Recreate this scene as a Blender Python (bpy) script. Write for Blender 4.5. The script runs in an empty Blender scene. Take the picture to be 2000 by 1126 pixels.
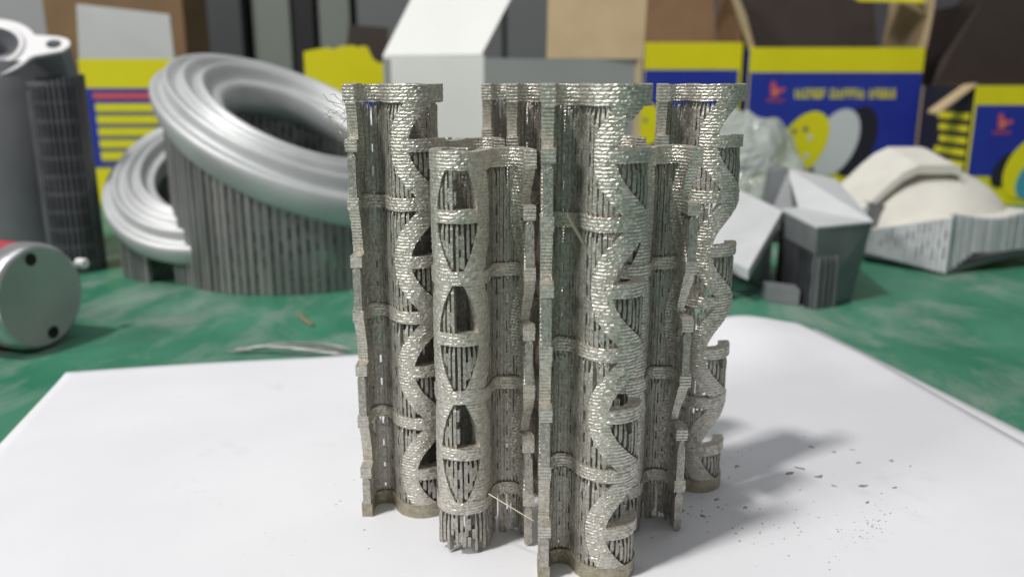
import bpy, math, random
import numpy as np
from mathutils import Vector, noise as mnoise

# ------------------------------------------------------------------ units
# All coordinates below are in "lattice heights" (x right, y away, z up);
# one lattice height is 105 mm.
S = 0.105
rnd = random.Random(7)
sc = bpy.context.scene
col = sc.collection

# ------------------------------------------------------------------ camera
PITCH = math.radians(13.9)
cam_d = bpy.data.cameras.new("camera")
cam = bpy.data.objects.new("camera", cam_d)
col.objects.link(cam)
cam.location = (0, 0, 1.0 * S)
cam.rotation_euler = (math.pi / 2 - PITCH, 0, 0)
cam_d.sensor_width = 36
cam_d.lens = 29.03
cam_d.clip_start = 0.005
cam_d.clip_end = 50
cam_d.dof.use_dof = True
cam_d.dof.focus_distance = 1.72 * S
cam_d.dof.aperture_fstop = 14.5
sc.camera = cam

# ------------------------------------------------------------------ light
w = bpy.data.worlds.new("World")
sc.world = w
w.use_nodes = True
bg = w.node_tree.nodes["Background"]
bg.inputs[0].default_value = (0.96, 0.98, 1.0, 1)
bg.inputs[1].default_value = 0.155

def area(name, loc, target, size, power, color):
    d = bpy.data.lights.new(name, 'AREA')
    d.shape = 'RECTANGLE'
    d.size, d.size_y = size
    d.energy = power
    d.color = color
    o = bpy.data.objects.new(name, d)
    col.objects.link(o)
    o.location = loc
    o.rotation_euler = (Vector(target) - Vector(loc)).to_track_quat('-Z', 'Y').to_euler()
    return o

tgt = Vector((0.1, 1.8, 0.0)) * S
area("ceiling_lamp", tgt + Vector((-0.40, -0.27, 1.0)).normalized() * 2.6, tgt, (0.18, 0.18), 38, (1.0, 0.985, 0.95))
area("ceiling_panel_lamp", (0.0, 0.45, 2.1), (0.0, 0.35, 0), (1.5, 1.2), 8.5, (0.97, 0.985, 1.0))
area("side_fill_light", (-1.75, -0.80, 1.35), (0.05, 0.3, 0.05), (0.5, 0.4), 21, (1.0, 0.99, 0.97))  # added fill light with no known source, brightens front and left faces

vs = sc.view_settings
vs.view_transform = 'Standard'
vs.look = 'None'
vs.exposure = 0.06
vs.gamma = 1.0
sc.render.engine = 'CYCLES'
sc.cycles.use_denoising = True
sc.cycles.max_bounces = 6

# ------------------------------------------------------------------ materials
def mat(name, color=(0.5, 0.5, 0.5), rough=0.5, metal=0.0, var=None, var_scale=40, bump=0.0, bump_scale=400,
        spec=0.5, transmission=0.0, alpha=1.0, ramp=(0.35, 0.65), stretch=(1, 1, 1), layer=0.0, layer_scale=0.0,
        detail=6.0, rough_var=0.0, dust=None, dust_amt=(0.5, 0.7), dust_scale=60):
    m = bpy.data.materials.new(name)
    m.use_nodes = True
    nt = m.node_tree
    b = nt.nodes["Principled BSDF"]
    b.inputs["Roughness"].default_value = rough
    b.inputs["Metallic"].default_value = metal
    b.inputs["Specular IOR Level"].default_value = spec
    b.inputs["Transmission Weight"].default_value = transmission
    b.inputs["Alpha"].default_value = alpha
    N = nt.nodes.new
    L = nt.links.new
    tc = N("ShaderNodeTexCoord")
    mp = N("ShaderNodeMapping")
    mp.inputs["Scale"].default_value = stretch
    L(tc.outputs["Object"], mp.inputs["Vector"])
    vec = mp.outputs["Vector"]
    csock = None
    if var is not None:
        n = N("ShaderNodeTexNoise"); n.inputs["Scale"].default_value = var_scale; n.inputs["Detail"].default_value = detail
        L(vec, n.inputs["Vector"])
        r = N("ShaderNodeValToRGB")
        r.color_ramp.elements[0].position, r.color_ramp.elements[1].position = ramp
        r.color_ramp.elements[0].color = (*color, 1)
        r.color_ramp.elements[1].color = (*var, 1)
        L(n.outputs["Fac"], r.inputs["Fac"])
        csock = r.outputs["Color"]
        if rough_var:
            mr = N("ShaderNodeMapRange")
            mr.inputs["To Min"].default_value = rough - rough_var
            mr.inputs["To Max"].default_value = rough + rough_var
            L(n.outputs["Fac"], mr.inputs["Value"]); L(mr.outputs[0], b.inputs["Roughness"])
    if dust is not None:
        n2 = N("ShaderNodeTexNoise"); n2.inputs["Scale"].default_value = dust_scale; n2.inputs["Detail"].default_value = 9
        n2.inputs["Roughness"].default_value = 0.70
        n2.inputs["Distortion"].default_value = 0.6
        L(vec, n2.inputs["Vector"])
        r2 = N("ShaderNodeMapRange")
        r2.inputs["From Min"].default_value, r2.inputs["From Max"].default_value = dust_amt
        L(n2.outputs["Fac"], r2.inputs["Value"])
        mx = N("ShaderNodeMix"); mx.data_type = 'RGBA'
        L(r2.outputs[0], mx.inputs["Factor"])
        if csock: L(csock, mx.inputs["A"])
        else: mx.inputs["A"].default_value = (*color, 1)
        mx.inputs["B"].default_value = (*dust, 1)
        csock = mx.outputs["Result"]
    if csock: L(csock, b.inputs["Base Color"])
    else: b.inputs["Base Color"].default_value = (*color, 1)
    if bump:
        n3 = N("ShaderNodeTexNoise"); n3.inputs["Scale"].default_value = bump_scale; n3.inputs["Detail"].default_value = 3
        L(vec, n3.inputs["Vector"])
        bp = N("ShaderNodeBump"); bp.inputs["Strength"].default_value = bump
        bp.inputs["Distance"].default_value = 0.0004
        h = n3.outputs["Fac"]
        if layer:
            wv = N("ShaderNodeTexWave"); wv.bands_direction = 'Z'
            wv.inputs["Scale"].default_value = layer_scale
            wv.inputs["Distortion"].default_value = 0.5
            wv.inputs["Detail"].default_value = 3
            wv.inputs["Detail Scale"].default_value = 3
            L(tc.outputs["Object"], wv.inputs["Vector"])
            ma = N("ShaderNodeMath"); ma.operation = 'MULTIPLY_ADD'
            L(wv.outputs["Fac"], ma.inputs[0]); ma.inputs[1].default_value = layer
            L(h, ma.inputs[2]); h = ma.outputs[0]
        L(h, bp.inputs["Height"])
        L(bp.outputs["Normal"], b.inputs["Normal"])
    return m

M = {}
M['sinter'] = mat("sintered_metal", (0.55, 0.52, 0.45), 0.40, 0.76, var=(0.79, 0.755, 0.685), var_scale=1100, bump=0.62,
                  bump_scale=2100, layer=0.42, layer_scale=430, rough_var=0.14)
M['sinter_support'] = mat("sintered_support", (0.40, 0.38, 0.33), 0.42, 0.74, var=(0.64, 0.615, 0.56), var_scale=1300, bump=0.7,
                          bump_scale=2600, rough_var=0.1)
M['sinter_base'] = mat("olive_base_metal", (0.36, 0.325, 0.235), 0.46, 0.7, var=(0.50, 0.465, 0.37), var_scale=700, bump=0.4,
                       bump_scale=2300)  # darker, more olive tone for the lowest ring
M['strand'] = mat("loose_strand", (0.42, 0.38, 0.29), 0.5, 0.7)
M['table'] = mat("green_paint", (0.026, 0.175, 0.100), 0.45, 0.0, var=(0.060, 0.235, 0.150), var_scale=30, bump=0.08, bump_scale=300,
                 dust=(0.34, 0.37, 0.34), dust_amt=(0.47, 0.80), dust_scale=24, stretch=(1, 0.6, 1), spec=0.35)
M['dust'] = mat("grey_dust", (0.36, 0.36, 0.35), 0.9, 0.0, var=(0.25, 0.27, 0.26), var_scale=50)
M['paper'] = mat("white_paper", (0.79, 0.79, 0.82), 0.75, 0.0, var=(0.75, 0.75, 0.78), var_scale=22, spec=0.2, bump=0.15, bump_scale=90,
                 dust=(0.55, 0.55, 0.56), dust_amt=(0.60, 0.95), dust_scale=28)
M['flake'] = mat("metal_flake", (0.16, 0.16, 0.16), 0.6, 0.3, var=(0.36, 0.36, 0.36), var_scale=400)
M['silver'] = mat("satin_silver", (0.55, 0.56, 0.57), 0.33, 0.85, var=(0.64, 0.65, 0.66), var_scale=60, bump=0.1, bump_scale=900)
M['silver_face'] = mat("dull_silver_face", (0.40, 0.42, 0.41), 0.5, 0.75, var=(0.56, 0.55, 0.53), var_scale=30, ramp=(0.3, 0.7), bump=0.05)
M['red'] = mat("red_label", (0.50, 0.045, 0.07), 0.35, 0.0)
M['dark'] = mat("dark_hole", (0.012, 0.012, 0.012), 0.8)
M['white_plastic'] = mat("white_plastic", (0.8, 0.8, 0.8), 0.4)
M['cast'] = mat("blasted_grey", (0.27, 0.27, 0.295), 0.5, 0.35, var=(0.34, 0.34, 0.37), var_scale=30, bump=0.08, bump_scale=1200)
M['cast_dark'] = mat("support_dark_grey", (0.05, 0.05, 0.055), 0.5, 0.4, var=(0.09, 0.09, 0.10), var_scale=90, bump=0.2, bump_scale=700)
M['cast_bars'] = mat("support_grey", (0.13, 0.13, 0.145), 0.5, 0.35, var=(0.20, 0.20, 0.22), var_scale=60)
M['flange'] = mat("machined_rim", (0.88, 0.87, 0.88), 0.4, 0.15)
M['ringmetal'] = mat("brushed_ring", (0.52, 0.53, 0.535), 0.52, 0.5, var=(0.62, 0.63, 0.635), var_scale=35, bump=0.06, bump_scale=900)
M['skirt'] = mat("skirt_grey", (0.20, 0.20, 0.195), 0.5, 0.5, var=(0.36, 0.355, 0.35), var_scale=70, bump=0.3, bump_scale=600, stretch=(1, 1, 0.25))
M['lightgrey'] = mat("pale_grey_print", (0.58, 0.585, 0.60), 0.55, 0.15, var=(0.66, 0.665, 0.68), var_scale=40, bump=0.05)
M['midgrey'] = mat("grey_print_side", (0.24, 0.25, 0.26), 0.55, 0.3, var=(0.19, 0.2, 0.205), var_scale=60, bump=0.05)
M['cream'] = mat("cream_powder", (0.76, 0.735, 0.665), 0.75, 0.05, var=(0.66, 0.635, 0.575), var_scale=40, bump=0.05)
M['whitegrey'] = mat("white_support", (0.74, 0.74, 0.76), 0.6, 0.1, var=(0.62, 0.62, 0.65), var_scale=80, bump=0.2)
M['yellow'] = mat("yellow_print", (0.84, 0.75, 0.010), 0.4, var=(0.79, 0.70, 0.010), var_scale=30)
M['blue'] = mat("blue_print", (0.018, 0.032, 0.33), 0.4, var=(0.022, 0.042, 0.36), var_scale=20)
M['redprint'] = mat("red_print", (0.62, 0.10, 0.12), 0.5)
M['pinkprint'] = mat("orange_print", (0.75, 0.26, 0.16), 0.5)
M['whiteprint'] = mat("white_print", (0.66, 0.67, 0.70), 0.5)
M['blackprint'] = mat("black_print", (0.018, 0.016, 0.03), 0.5)
M['cyanprint'] = mat("cyan_print", (0.06, 0.32, 0.45), 0.5)
M['cardwhite'] = mat("white_card", (0.82, 0.82, 0.79), 0.6, var=(0.78, 0.78, 0.75), var_scale=25)
M['cardgrey'] = mat("greyish_card", (0.46, 0.465, 0.465), 0.6, var=(0.43, 0.43, 0.43), var_scale=25)
M['kraft'] = mat("kraft_card", (0.56, 0.42, 0.25), 0.75, var=(0.50, 0.37, 0.215), var_scale=40)
M['brown'] = mat("brown_card", (0.25, 0.145, 0.07), 0.75, var=(0.21, 0.12, 0.06), var_scale=30)
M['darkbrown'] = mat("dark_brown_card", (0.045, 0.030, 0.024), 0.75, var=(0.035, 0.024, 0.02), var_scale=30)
M['cab_dark'] = mat("dark_grey_steel", (0.060, 0.062, 0.066), 0.45)
M['cab_mid'] = mat("grey_steel", (0.155, 0.16, 0.165), 0.5)
M['cab_green'] = mat("greenish_steel", (0.21, 0.23, 0.205), 0.5)
M['cab_black'] = mat("black_gap", (0.012, 0.013, 0.013), 0.6)
M['wall'] = mat("pale_wall", (0.36, 0.36, 0.37), 0.7)
M['cab_purple'] = mat("purple_grey_steel", (0.10, 0.10, 0.115), 0.5)
M['floor'] = mat("grey_floor", (0.2, 0.2, 0.2), 0.7)
M['bag'] = mat("clear_plastic_film", (0.86, 0.87, 0.84), 0.12, transmission=0.55, spec=0.6, alpha=0.75)

# ------------------------------------------------------------------ helpers
def mesh(name, v, f, m, smooth=False):
    me = bpy.data.meshes.new(name)
    me.from_pydata([tuple(float(c) * S for c in p) for p in v], [], [tuple(int(i) for i in q) for q in f])
    me.materials.append(m)
    if smooth:
        me.polygons.foreach_set("use_smooth", [True] * len(me.polygons))
    me.update()
    return me

def link(name, me, parent=None, loc=(0, 0, 0)):
    o = bpy.data.objects.new(name, me)
    col.objects.link(o)
    o.location = Vector(loc) * S
    o.parent = parent
    return o

def thing(name, label, cat, loc, group=None):
    o = link(name, None, None, loc)
    o.empty_display_size = 0.01
    o["label"] = label; o["category"] = cat
    if group: o["group"] = group
    return o

def root_of(p):
    while p.parent: p = p.parent
    return p

def part(name, v, f, m, parent, smooth=False):
    """mesh given in world lattice-height coordinates, stored relative to its thing"""
    r = root_of(parent).location / S
    v = [(p[0] - r.x, p[1] - r.y, p[2] - r.z) for p in v]
    return link(name, mesh(name, v, f, m, smooth), parent)

def single(name, v, f, m, label, cat, group=None, smooth=False, kind=None):
    c = np.array(v, float)
    loc = (c[:, 0].mean(), c[:, 1].mean(), c[:, 2].min())
    v = [(p[0] - loc[0], p[1] - loc[1], p[2] - loc[2]) for p in v]
    o = link(name, mesh(name, v, f, m, smooth), None, loc)
    if kind: o["kind"] = kind
    if label: o["label"] = label
    if cat: o["category"] = cat
    if group: o["group"] = group
    return o

class MB:
    def __init__(s): s.v = []; s.f = []
    def add(s, v, f):
        k = len(s.v); s.v += [tuple(p) for p in v]; s.f += [tuple(i + k for i in q) for q in f]
        return s
    def hexa(s, p):
        """8 corners: bottom 0-3, top 4-7"""
        return s.add(p, [(3, 2, 1, 0), (4, 5, 6, 7), (0, 1, 5, 4), (1, 2, 6, 5), (2, 3, 7, 6), (3, 0, 4, 7)])
    def box(s, a, b):
        (x0, y0, z0), (x1, y1, z1) = a, b
        return s.hexa([(x0, y0, z0), (x1, y0, z0), (x1, y1, z0), (x0, y1, z0), (x0, y0, z1), (x1, y0, z1), (x1, y1, z1), (x0, y1, z1)])
    def prism(s, pts, d):
        """polygon pts extruded by vector d"""
        n = len(pts); d = Vector(d)
        a = [Vector(p) for p in pts]; b = [p + d for p in a]
        return s.add(a + b, [tuple(range(n))[::-1], tuple(range(n, 2 * n))] + [(i, (i + 1) % n, n + (i + 1) % n, n + i) for i in range(n)])
    def tube(s, pts, r, n=6):
        pts = [Vector(p) for p in pts]; k = len(s.v)
        for i, p in enumerate(pts):
            t = (pts[min(i + 1, len(pts) - 1)] - pts[max(i - 1, 0)]).normalized()
            a = t.cross(Vector((0.31, 0.2, 0.93))).normalized(); b = t.cross(a)
            rr = r[i] if isinstance(r, (list, tuple)) else r
            s.v += [tuple(p + rr * (a * math.cos(2 * math.pi * j / n) + b * math.sin(2 * math.pi * j / n))) for j in range(n)]
        for i in range(len(pts) - 1):
            s.f += [(k + i * n + j, k + i * n + (j + 1) % n, k + (i + 1) * n + (j + 1) % n, k + (i + 1) * n + j) for j in range(n)]
        s.f += [tuple(k + j for j in range(n))[::-1], tuple(k + (len(pts) - 1) * n + j for j in range(n))]
        return s
    def lathe(s, prof, origin, axis, n=48, ref=(0, 0, 1)):
        """profile of (radius, distance along axis)"""
        o = Vector(origin); ax = Vector(axis).normalized()
        if abs(ax.dot(Vector(ref).normalized())) > .95: ref = (1, 0, 0)
        a = ax.cross(Vector(ref)).normalized(); b = ax.cross(a); k = len(s.v)
        for (r, h) in prof:
            s.v += [tuple(o + ax * h + r * (a * math.cos(2 * math.pi * j / n) + b * math.sin(2 * math.pi * j / n))) for j in range(n)]
        for i in range(len(prof) - 1):
            s.f += [(k + i * n + j, k + i * n + (j + 1) % n, k + (i + 1) * n + (j + 1) % n, k + (i + 1) * n + j) for j in range(n)]
        return s
    def part(s, name, m, parent, smooth=False): return part(name, s.v, s.f, m, parent, smooth)
    def single(s, name, m, *a, **k): return single(name, s.v, s.f, m, *a, **k)

# ------------------------------------------------------------------ setting
TABLE_FAR = 9.6
mb = MB().box((-14, -3.0, -0.35), (14, TABLE_FAR, 0.0))
o = mb.single("table_top", M['table'], None, None); o["kind"] = "structure"
mb = MB().box((-40, -5, -7.2), (40, 30, -7.0))
o = mb.single("floor", M['floor'], None, None); o["kind"] = "structure"

def paper_sheet(name, corner, ang, lift, z0, label):
    ux = Vector((math.cos(ang), math.sin(ang), 0)); uy = Vector((math.sin(ang), -math.cos(ang), 0))
    nx, ny = 84, 60; W_, D_ = 2.83, 2.0
    v = []
    for th in (0, 1):
        for j in range(ny + 1):
            for i in range(nx + 1):
                a, b = i / nx, j / ny
                p = Vector(corner) + ux * (a * W_) + uy * (b * D_)
                z = z0 + (0.0035 if th else 0)
                if lift:
                    # hump along the back right and a gently sprung right margin
                    z += lift * math.exp(-((a - 0.90) / 0.085) ** 2 - (b / 0.26) ** 2)
                    z += 0.35 * lift * math.exp(-((a - 1.0) / 0.05) ** 2) * (0.5 + 0.5 * math.sin(5.5 * b + 0.4)) * min(1, b * 4)
                    z += 0.10 * lift * math.exp(-(b / 0.03) ** 2) * max(0, math.sin(9 * a + 0.5))
                    z += 0.05 * lift * (mnoise.noise(Vector((a * 4, b * 3, 1))) + 0.5) * (1 if b < .5 or a > .8 else 0.2) * 0.6
                v.append((p.x, p.y, z))
    n1 = (nx + 1) * (ny + 1); f = []
    for j in range(ny):
        for i in range(nx):
            q = j * (nx + 1) + i
            f.append((q, q + 1, q + nx + 2, q + nx + 1))
            f.append((n1 + q, n1 + q + nx + 1, n1 + q + nx + 2, n1 + q + 1))
    per = [i for i in range(nx)] + [i * (nx + 1) + nx for i in range(ny)] + [ny * (nx + 1) + nx - i for i in range(nx)] + [(ny - i) * (nx + 1) for i in range(ny)]
    for i in range(len(per)):
        a, b = per[i], per[(i + 1) % len(per)]
        f.append((a, n1 + a, n1 + b, b))
    return single(name, v, f, M['paper'], label, "paper", smooth=False)

p1 = paper_sheet("paper_sheet", (-1.57, 2.75, 0), 0.204, 0.06, 0.009, "white sheet of printer paper lying under the metal lattice")
p2 = paper_sheet("paper_sheet", (-1.49, 2.69, 0), 0.222, 0.0, 0.003, "lower white sheet peeking out at a corner under the top sheet")
for o in (p1, p2):
    o.data.polygons.foreach_set("use_smooth", [True] * len(o.data.polygons))

# ------------------------------------------------------------------ the metal lattice
PZ = 0.25            # storey height
T = 0.022            # wall thickness
RW = 0.035            # width of a rib

def arc(c, r, a0, a1, n=60):
    """angles in degrees from the viewer's side: 0 = towards -y, 90 = +x"""
    return [(c[0] + r * math.sin(math.radians(a0 + (a1 - a0) * i / n)), c[1] - r * math.cos(math.radians(a0 + (a1 - a0) * i / n))) for i in range(n + 1)]

class Path:
    def __init__(s, pts, inv=1):
        P = np.array(pts)
        d = np.r_[0, np.cumsum(np.hypot(*np.diff(P, axis=0).T))]
        keep = np.r_[True, np.diff(d) > 1e-6]
        P, d = P[keep], d[keep]
        s.L = d[-1]; n = 400
        ss = np.linspace(0, s.L, n)
        X = np.interp(ss, d, P[:, 0]); Y = np.interp(ss, d, P[:, 1])
        k = np.ones(9) / 9
        Xp = np.convolve(np.pad(X, 4, mode='edge'), k, 'valid'); Yp = np.convolve(np.pad(Y, 4, mode='edge'), k, 'valid')
        s.ss, s.X, s.Y = ss, Xp, Yp
        tx, ty = np.gradient(Xp), np.gradient(Yp); l = np.hypot(tx, ty)
        s.nx, s.ny = ty / l, -tx / l          # right of travel = towards the viewer for left-to-right paths
    def at(s, q, off):
        x = np.interp(q, s.ss, s.X); y = np.interp(q, s.ss, s.Y)
        return x + np.interp(q, s.ss, s.nx) * off, y + np.interp(q, s.ss, s.ny) * off
    def near(s, p):
        return float(s.ss[np.argmin((s.X - p[0]) ** 2 + (s.Y - p[1]) ** 2)])

rng = np.random.RandomState(3)

def slab(path, Sg, Zg, t_out, t_in, rough=0.00042):
    """curved slab over the grid of (s, z); returns verts, faces"""
    n, m = Sg.shape
    lay = 0.0
    def side(off):
        d = off + np.sign(off) * lay + rng.normal(0, rough, Sg.shape)
        x, y = path.at(Sg, d)
        z = Zg + rng.normal(0, rough * 0.5, Sg.shape)
        z = np.maximum(z, 0.013)
        return np.stack([x, y, z], -1).reshape(-1, 3)
    v = np.concatenate([side(t_out), side(-t_in)])
    N = n * m; f = []
    for i in range(n - 1):
        for j in range(m - 1):
            q = i * m + j
            f.append((q, q + 1, q + m + 1, q + m))
            f.append((N + q, N + q + m, N + q + m + 1, N + q + 1))
    per = [j for j in range(m - 1)] + [i * m + m - 1 for i in range(n - 1)] + [(n - 1) * m + j for j in range(m - 1, 0, -1)] + [i * m for i in range(n - 1, 0, -1)]
    for i in range(len(per)):
        a, b = per[i], per[(i + 1) % len(per)]
        f.append((b, a, N + a, N + b))
    return v.tolist(), f

def lens(u, bm): return bm * np.sin(np.pi * np.clip(u, 0, 1)) ** 0.8
def lens_z(d, bm):
    """heights (as a share of the storey) where the lens is d wide: lower, upper"""
    if d >= bm: return None
    u = math.asin((max(d, 0) / bm) ** 1.25) / math.pi
    return u, 1 - u

def column_meshes(path, centers, z0, nper, tag):
    """mesh data for one column: ribs, rings, half rings, supports (z0 = height of the lowest full ring's underside)"""
    out = {'rib': [], 'ring': [], 'half_ring': [], 'support': None}
    L = path.L; RH = 0.028
    levels = [z0 + k * PZ * (1.0 - z0 * 0) for k in range(nper + 1)]
    top = levels[-1]
    # full rings
    for k, zc in enumerate(levels):
        a, b = zc - RH * 0.5, zc + RH * 0.5
        if k == nper: a, b = zc - 0.037, zc
        if k == 0 and z0 < 0.05: a, b = 0.012, 0.046
        ns, nz = int(L / 0.0042) + 1, max(4, int((b - a) / 0.0030))
        Sg, Zg = np.meshgrid(np.linspace(0, L, ns), np.linspace(a, b, nz), indexing='ij')
        # wavy hand-cleaned edges
        Zg = Zg + 0.0012 * np.sin(Sg * 70 + k) * (1 if k else 0.2)
        out['ring'].append((slab(path, Sg, Zg, T / 2 + 0.0012, T / 2 + 0.0012), k == 0 and z0 < 0.05))
    # ribs
    for c, bm in centers:
        for sg in (-1, 1):
            if c + sg * 0.01 < 0 or c + sg * 0.01 > L: continue
            for k in range(nper):
                za, zb = levels[k] + RH * 0.3, levels[k + 1] - (0.03 if k == nper - 1 else RH * 0.3)
                if k == 0 and z0 < 0.05: za = 0.040
                u = np.linspace(0, 1, 64); z = za + (zb - za) * u
                uu = (z - levels[k]) / PZ
                B = lens(uu, bm)
                wd = RW * np.minimum(np.sqrt(1 + np.gradient(B, z) ** 2), 2.3)
                vv = np.linspace(0, 1, 9)
                Sg = c + sg * (B[:, None] + wd[:, None] * vv[None, :]); Zg = np.repeat(z[:, None], 9, 1)
                Sg = np.clip(Sg, 0.0003 * (1 + vv)[None, :], L - 0.0003 * (2 - vv)[None, :])
                if sg < 0: Sg, Zg = Sg[:, ::-1], Zg[:, ::-1]
                out['rib'].append(slab(path, Sg.T.copy(), Zg.T.copy(), T / 2, T / 2))
    # half rings inside each lens
    for c, bm in centers:
        for k in range(nper):
            zc = levels[k] + PZ * 0.5
            if k == nper - 1: zc += 0.0
            s0, s1 = max(0, c - bm - 0.004), min(L, c + bm + 0.004)
            if s1 <= s0: continue
            ns = max(6, int((s1 - s0) / 0.0042))
            Sg, Zg = np.meshgrid(np.linspace(s0, s1, ns), np.linspace(zc - 0.014, zc + 0.012, 9), indexing='ij')
            out['half_ring'].append(slab(path, Sg, Zg, T / 2 + 0.0024, T / 2 + 0.0006))
    # supports: thin upright bars with pointed tips, thin webs with slots between them
    mb = MB()
    r = random.Random(tag)
    pitch = 0.0092
    nb = int(L / pitch)
    def bar(s, wd, za, zb, o0, o1, tip=True, jit=True):
        if zb - za < 0.008: return
        x = []
        ss = np.array([s - wd / 2, s + wd / 2])
        xo, yo = path.at(ss, o0); xi, yi = path.at(ss, o1)
        sh = r.uniform(-.0012, .0012) if jit else 0
        base = [(xi[0], yi[0]), (xi[1], yi[1]), (xo[1], yo[1]), (xo[0], yo[0])]
        cx = sum(p[0] for p in base) / 4; cy = sum(p[1] for p in base) / 4
        def rowpts(z, k, dx=0): return [(cx + (p[0] - cx) * k + dx, cy + (p[1] - cy) * k, z) for p in base]
        rows = [rowpts(za, 0.75), rowpts(za + min(.006, (zb - za) * .2), 1)]
        nmid = max(1, int((zb - za) / 0.04))
        for i in range(1, nmid):
            rows.append(rowpts(za + (zb - za) * i / nmid, r.uniform(0.86, 1.08), r.uniform(-.0006, .0006)))
        if tip:
            tl = min(r.choice([.004, .007, .012]) if wd > .0068 else r.choice([.006, .012, .022, .036]), (zb - za) * .4)
            rows += [rowpts(zb - tl, 1), rowpts(zb + 0.003, r.uniform(.25, .6), sh)]
        else: rows.append(rowpts(zb, 1))
        rows.sort(key=lambda q: q[0][2])
        v = [p for q in rows for p in q]
        f = [(3, 2, 1, 0), tuple(4 * (len(rows) - 1) + i for i in range(4))]
        for i in range(len(rows) - 1):
            f += [(4 * i + j, 4 * i + (j + 1) % 4, 4 * i + 4 + (j + 1) % 4, 4 * i + 4 + j) for j in range(4)]
        mb.add(v, f)
    def runs(s):
        """vertical stretches at s that carry supports"""
        res = []
        d, bm = min(((abs(s - c), b) for c, b in centers), key=lambda q: q[0] - q[1])
        for k in range(nper):
            lo, hi = levels[k] + RH * 0.45, levels[k + 1] - (0.042 if k == nper - 1 else RH * 0.5)
            if k == 0 and z0 < 0.05: lo = 0.044
            half = levels[k] + PZ * 0.5 - 0.014
            if d < bm - 0.004:
                u = lens_z(d, bm)[0]
                res.append((levels[k] + u * PZ + 0.004, half, 'lens'))
                if z0 > 0.05 and s < low_lens - bm * 0.1: res.append((half + 0.026, levels[k] + (1 - u) * PZ - 0.004, 'lens'))
            elif d < bm + RW: 
                u = lens_z(d - RW, bm)
                if u: res.append((levels[k] + u[1] * PZ - 0.004, hi, 'corner'))
                if u and d - RW > bm * 0.42: res.append((lo, levels[k] + u[0] * PZ + 0.006, 'low_corner'))
            else:
                res.append((lo, hi, 'mid'))
        if z0 > 0.05:
            res.append((0.012 + r.choice([0, 0, .006, .014, .026, .045]), z0 - RH * .5, 'foot'))
        return res
    step = (L - 0.006) / nb
    grp = 0
    for i in range(nb + 1):
        s = 0.003 + i * step
        rec = r.uniform(0.0006, 0.0030)
        for (za, zb, kd) in runs(s):
            wide = kd == 'mid'
            if not wide and r.random() < 0.07: continue
            bar(s, (r.uniform(0.0046, 0.0056) if i % 3 in (1, 2) else r.uniform(0.0074, 0.0090)) if wide else r.uniform(0.0044, 0.0068), za, zb, T / 2 - rec, -T / 2 + rec + 0.001)
        # webs closing most joints; every few bars a line of slots stays open
        s2 = s + 0.5 * step
        if s2 > L - .004: continue
        slots = (i % 3 == 1)
        for (za, zb, kd) in runs(s2):
            if kd == 'mid' and not slots:
                bar(s2, 0.004, za + .004, zb - r.uniform(.004, .03), T / 2 - 0.0035, -T / 2 + 0.0035, tip=False, jit=False)
                continue
            if kd != 'mid' and r.random() < .45: continue
            z = za + r.uniform(0.0, 0.02)
            while z < zb - 0.03:
                ln = r.uniform(0.022, 0.04)
                bar(s2, 0.0068, z, min(z + ln, zb - 0.012), T / 2 - 0.0035, -T / 2 + 0.0035, tip=False, jit=False)
                z += ln + r.uniform(0.014, 0.024)
    out['support'] = (mb.v, mb.f)
    return out

# plan of a tall column (end face, hollow, round pillar) and of a low one (round pillar, hollow, end face)
A_end = (-0.340, 1.756); A_cv = (-0.214, 1.815); RV = 0.054
rc = 0.0366
A_cc = (-0.340 + rc, 1.800)
dv = Vector((A_cv[0] - A_cc[0], A_cv[1] - A_cc[1])); ang_in = math.degrees(math.atan2(-dv.x, dv.y))
tall_pts = [A_end] + arc(A_cc, rc, 270, 270 - (270 - (180 - math.degrees(math.atan2(dv.x, dv.y)))), 40)
a_in = -math.degrees(math.atan2(dv.x, dv.y))
tall_pts += arc(A_cv, RV, a_in, 100, 110)
tall = Path(tall_pts)
tall_c = [(0.0, 0.038), (tall.L, 0.098)]
B_cv = (-0.104, 1.648); RB = 0.048
low_pts = arc(B_cv, RB, -205, 92, 110)
bc = (B_cv[0] + RB + 0.0465, 1.652)
low_pts += arc(bc, 0.0455, 270, 90, 60)[1:] + [(bc[0] + 0.0455, 1.626)]
low = Path(low_pts)
low_lens = low.near((B_cv[0] + RB * math.sin(math.radians(-4)), B_cv[1] - RB * math.cos(math.radians(-4))))
low_c = [(low_lens, 0.036), (low.L, 0.055)]

lat = thing("printed_metal_lattice", "rough silver grey printed metal lattice block of ringed columns standing on white paper", "metal lattice", (0.02, 1.8, 0.0125))
R0 = lat.location / S
def to_mesh(name, vf, m):
    v = np.array(vf[0]) - np.array(R0)
    return mesh(name, v.tolist(), vf[1], m)

def build_column(pname, path, centers, z0, nper, tag, shifts):
    d = column_meshes(path, centers, z0, nper, tag)
    ribs = MB()
    for v, f in d['rib']: ribs.add(v, f)
    rings = [to_mesh("ring", vf, M['sinter_base'] if base else M['sinter']) for vf, base in d['ring']]
    rib_me = to_mesh("rib_network", (ribs.v, ribs.f), M['sinter']) if ribs.v else rings.pop()
    halves = [to_mesh("half_ring", vf, M['sinter']) for vf in d['half_ring']]
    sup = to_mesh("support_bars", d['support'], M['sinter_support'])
    for sh in shifts:
        c = link(pname, rib_me, lat, (sh[0], sh[1], 0))
        for me in rings: link("ring", me, c)
        for me in halves: link("half_ring", me, c)
        so = link("support_bars", sup, c); so["kind"] = "stuff"

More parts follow.
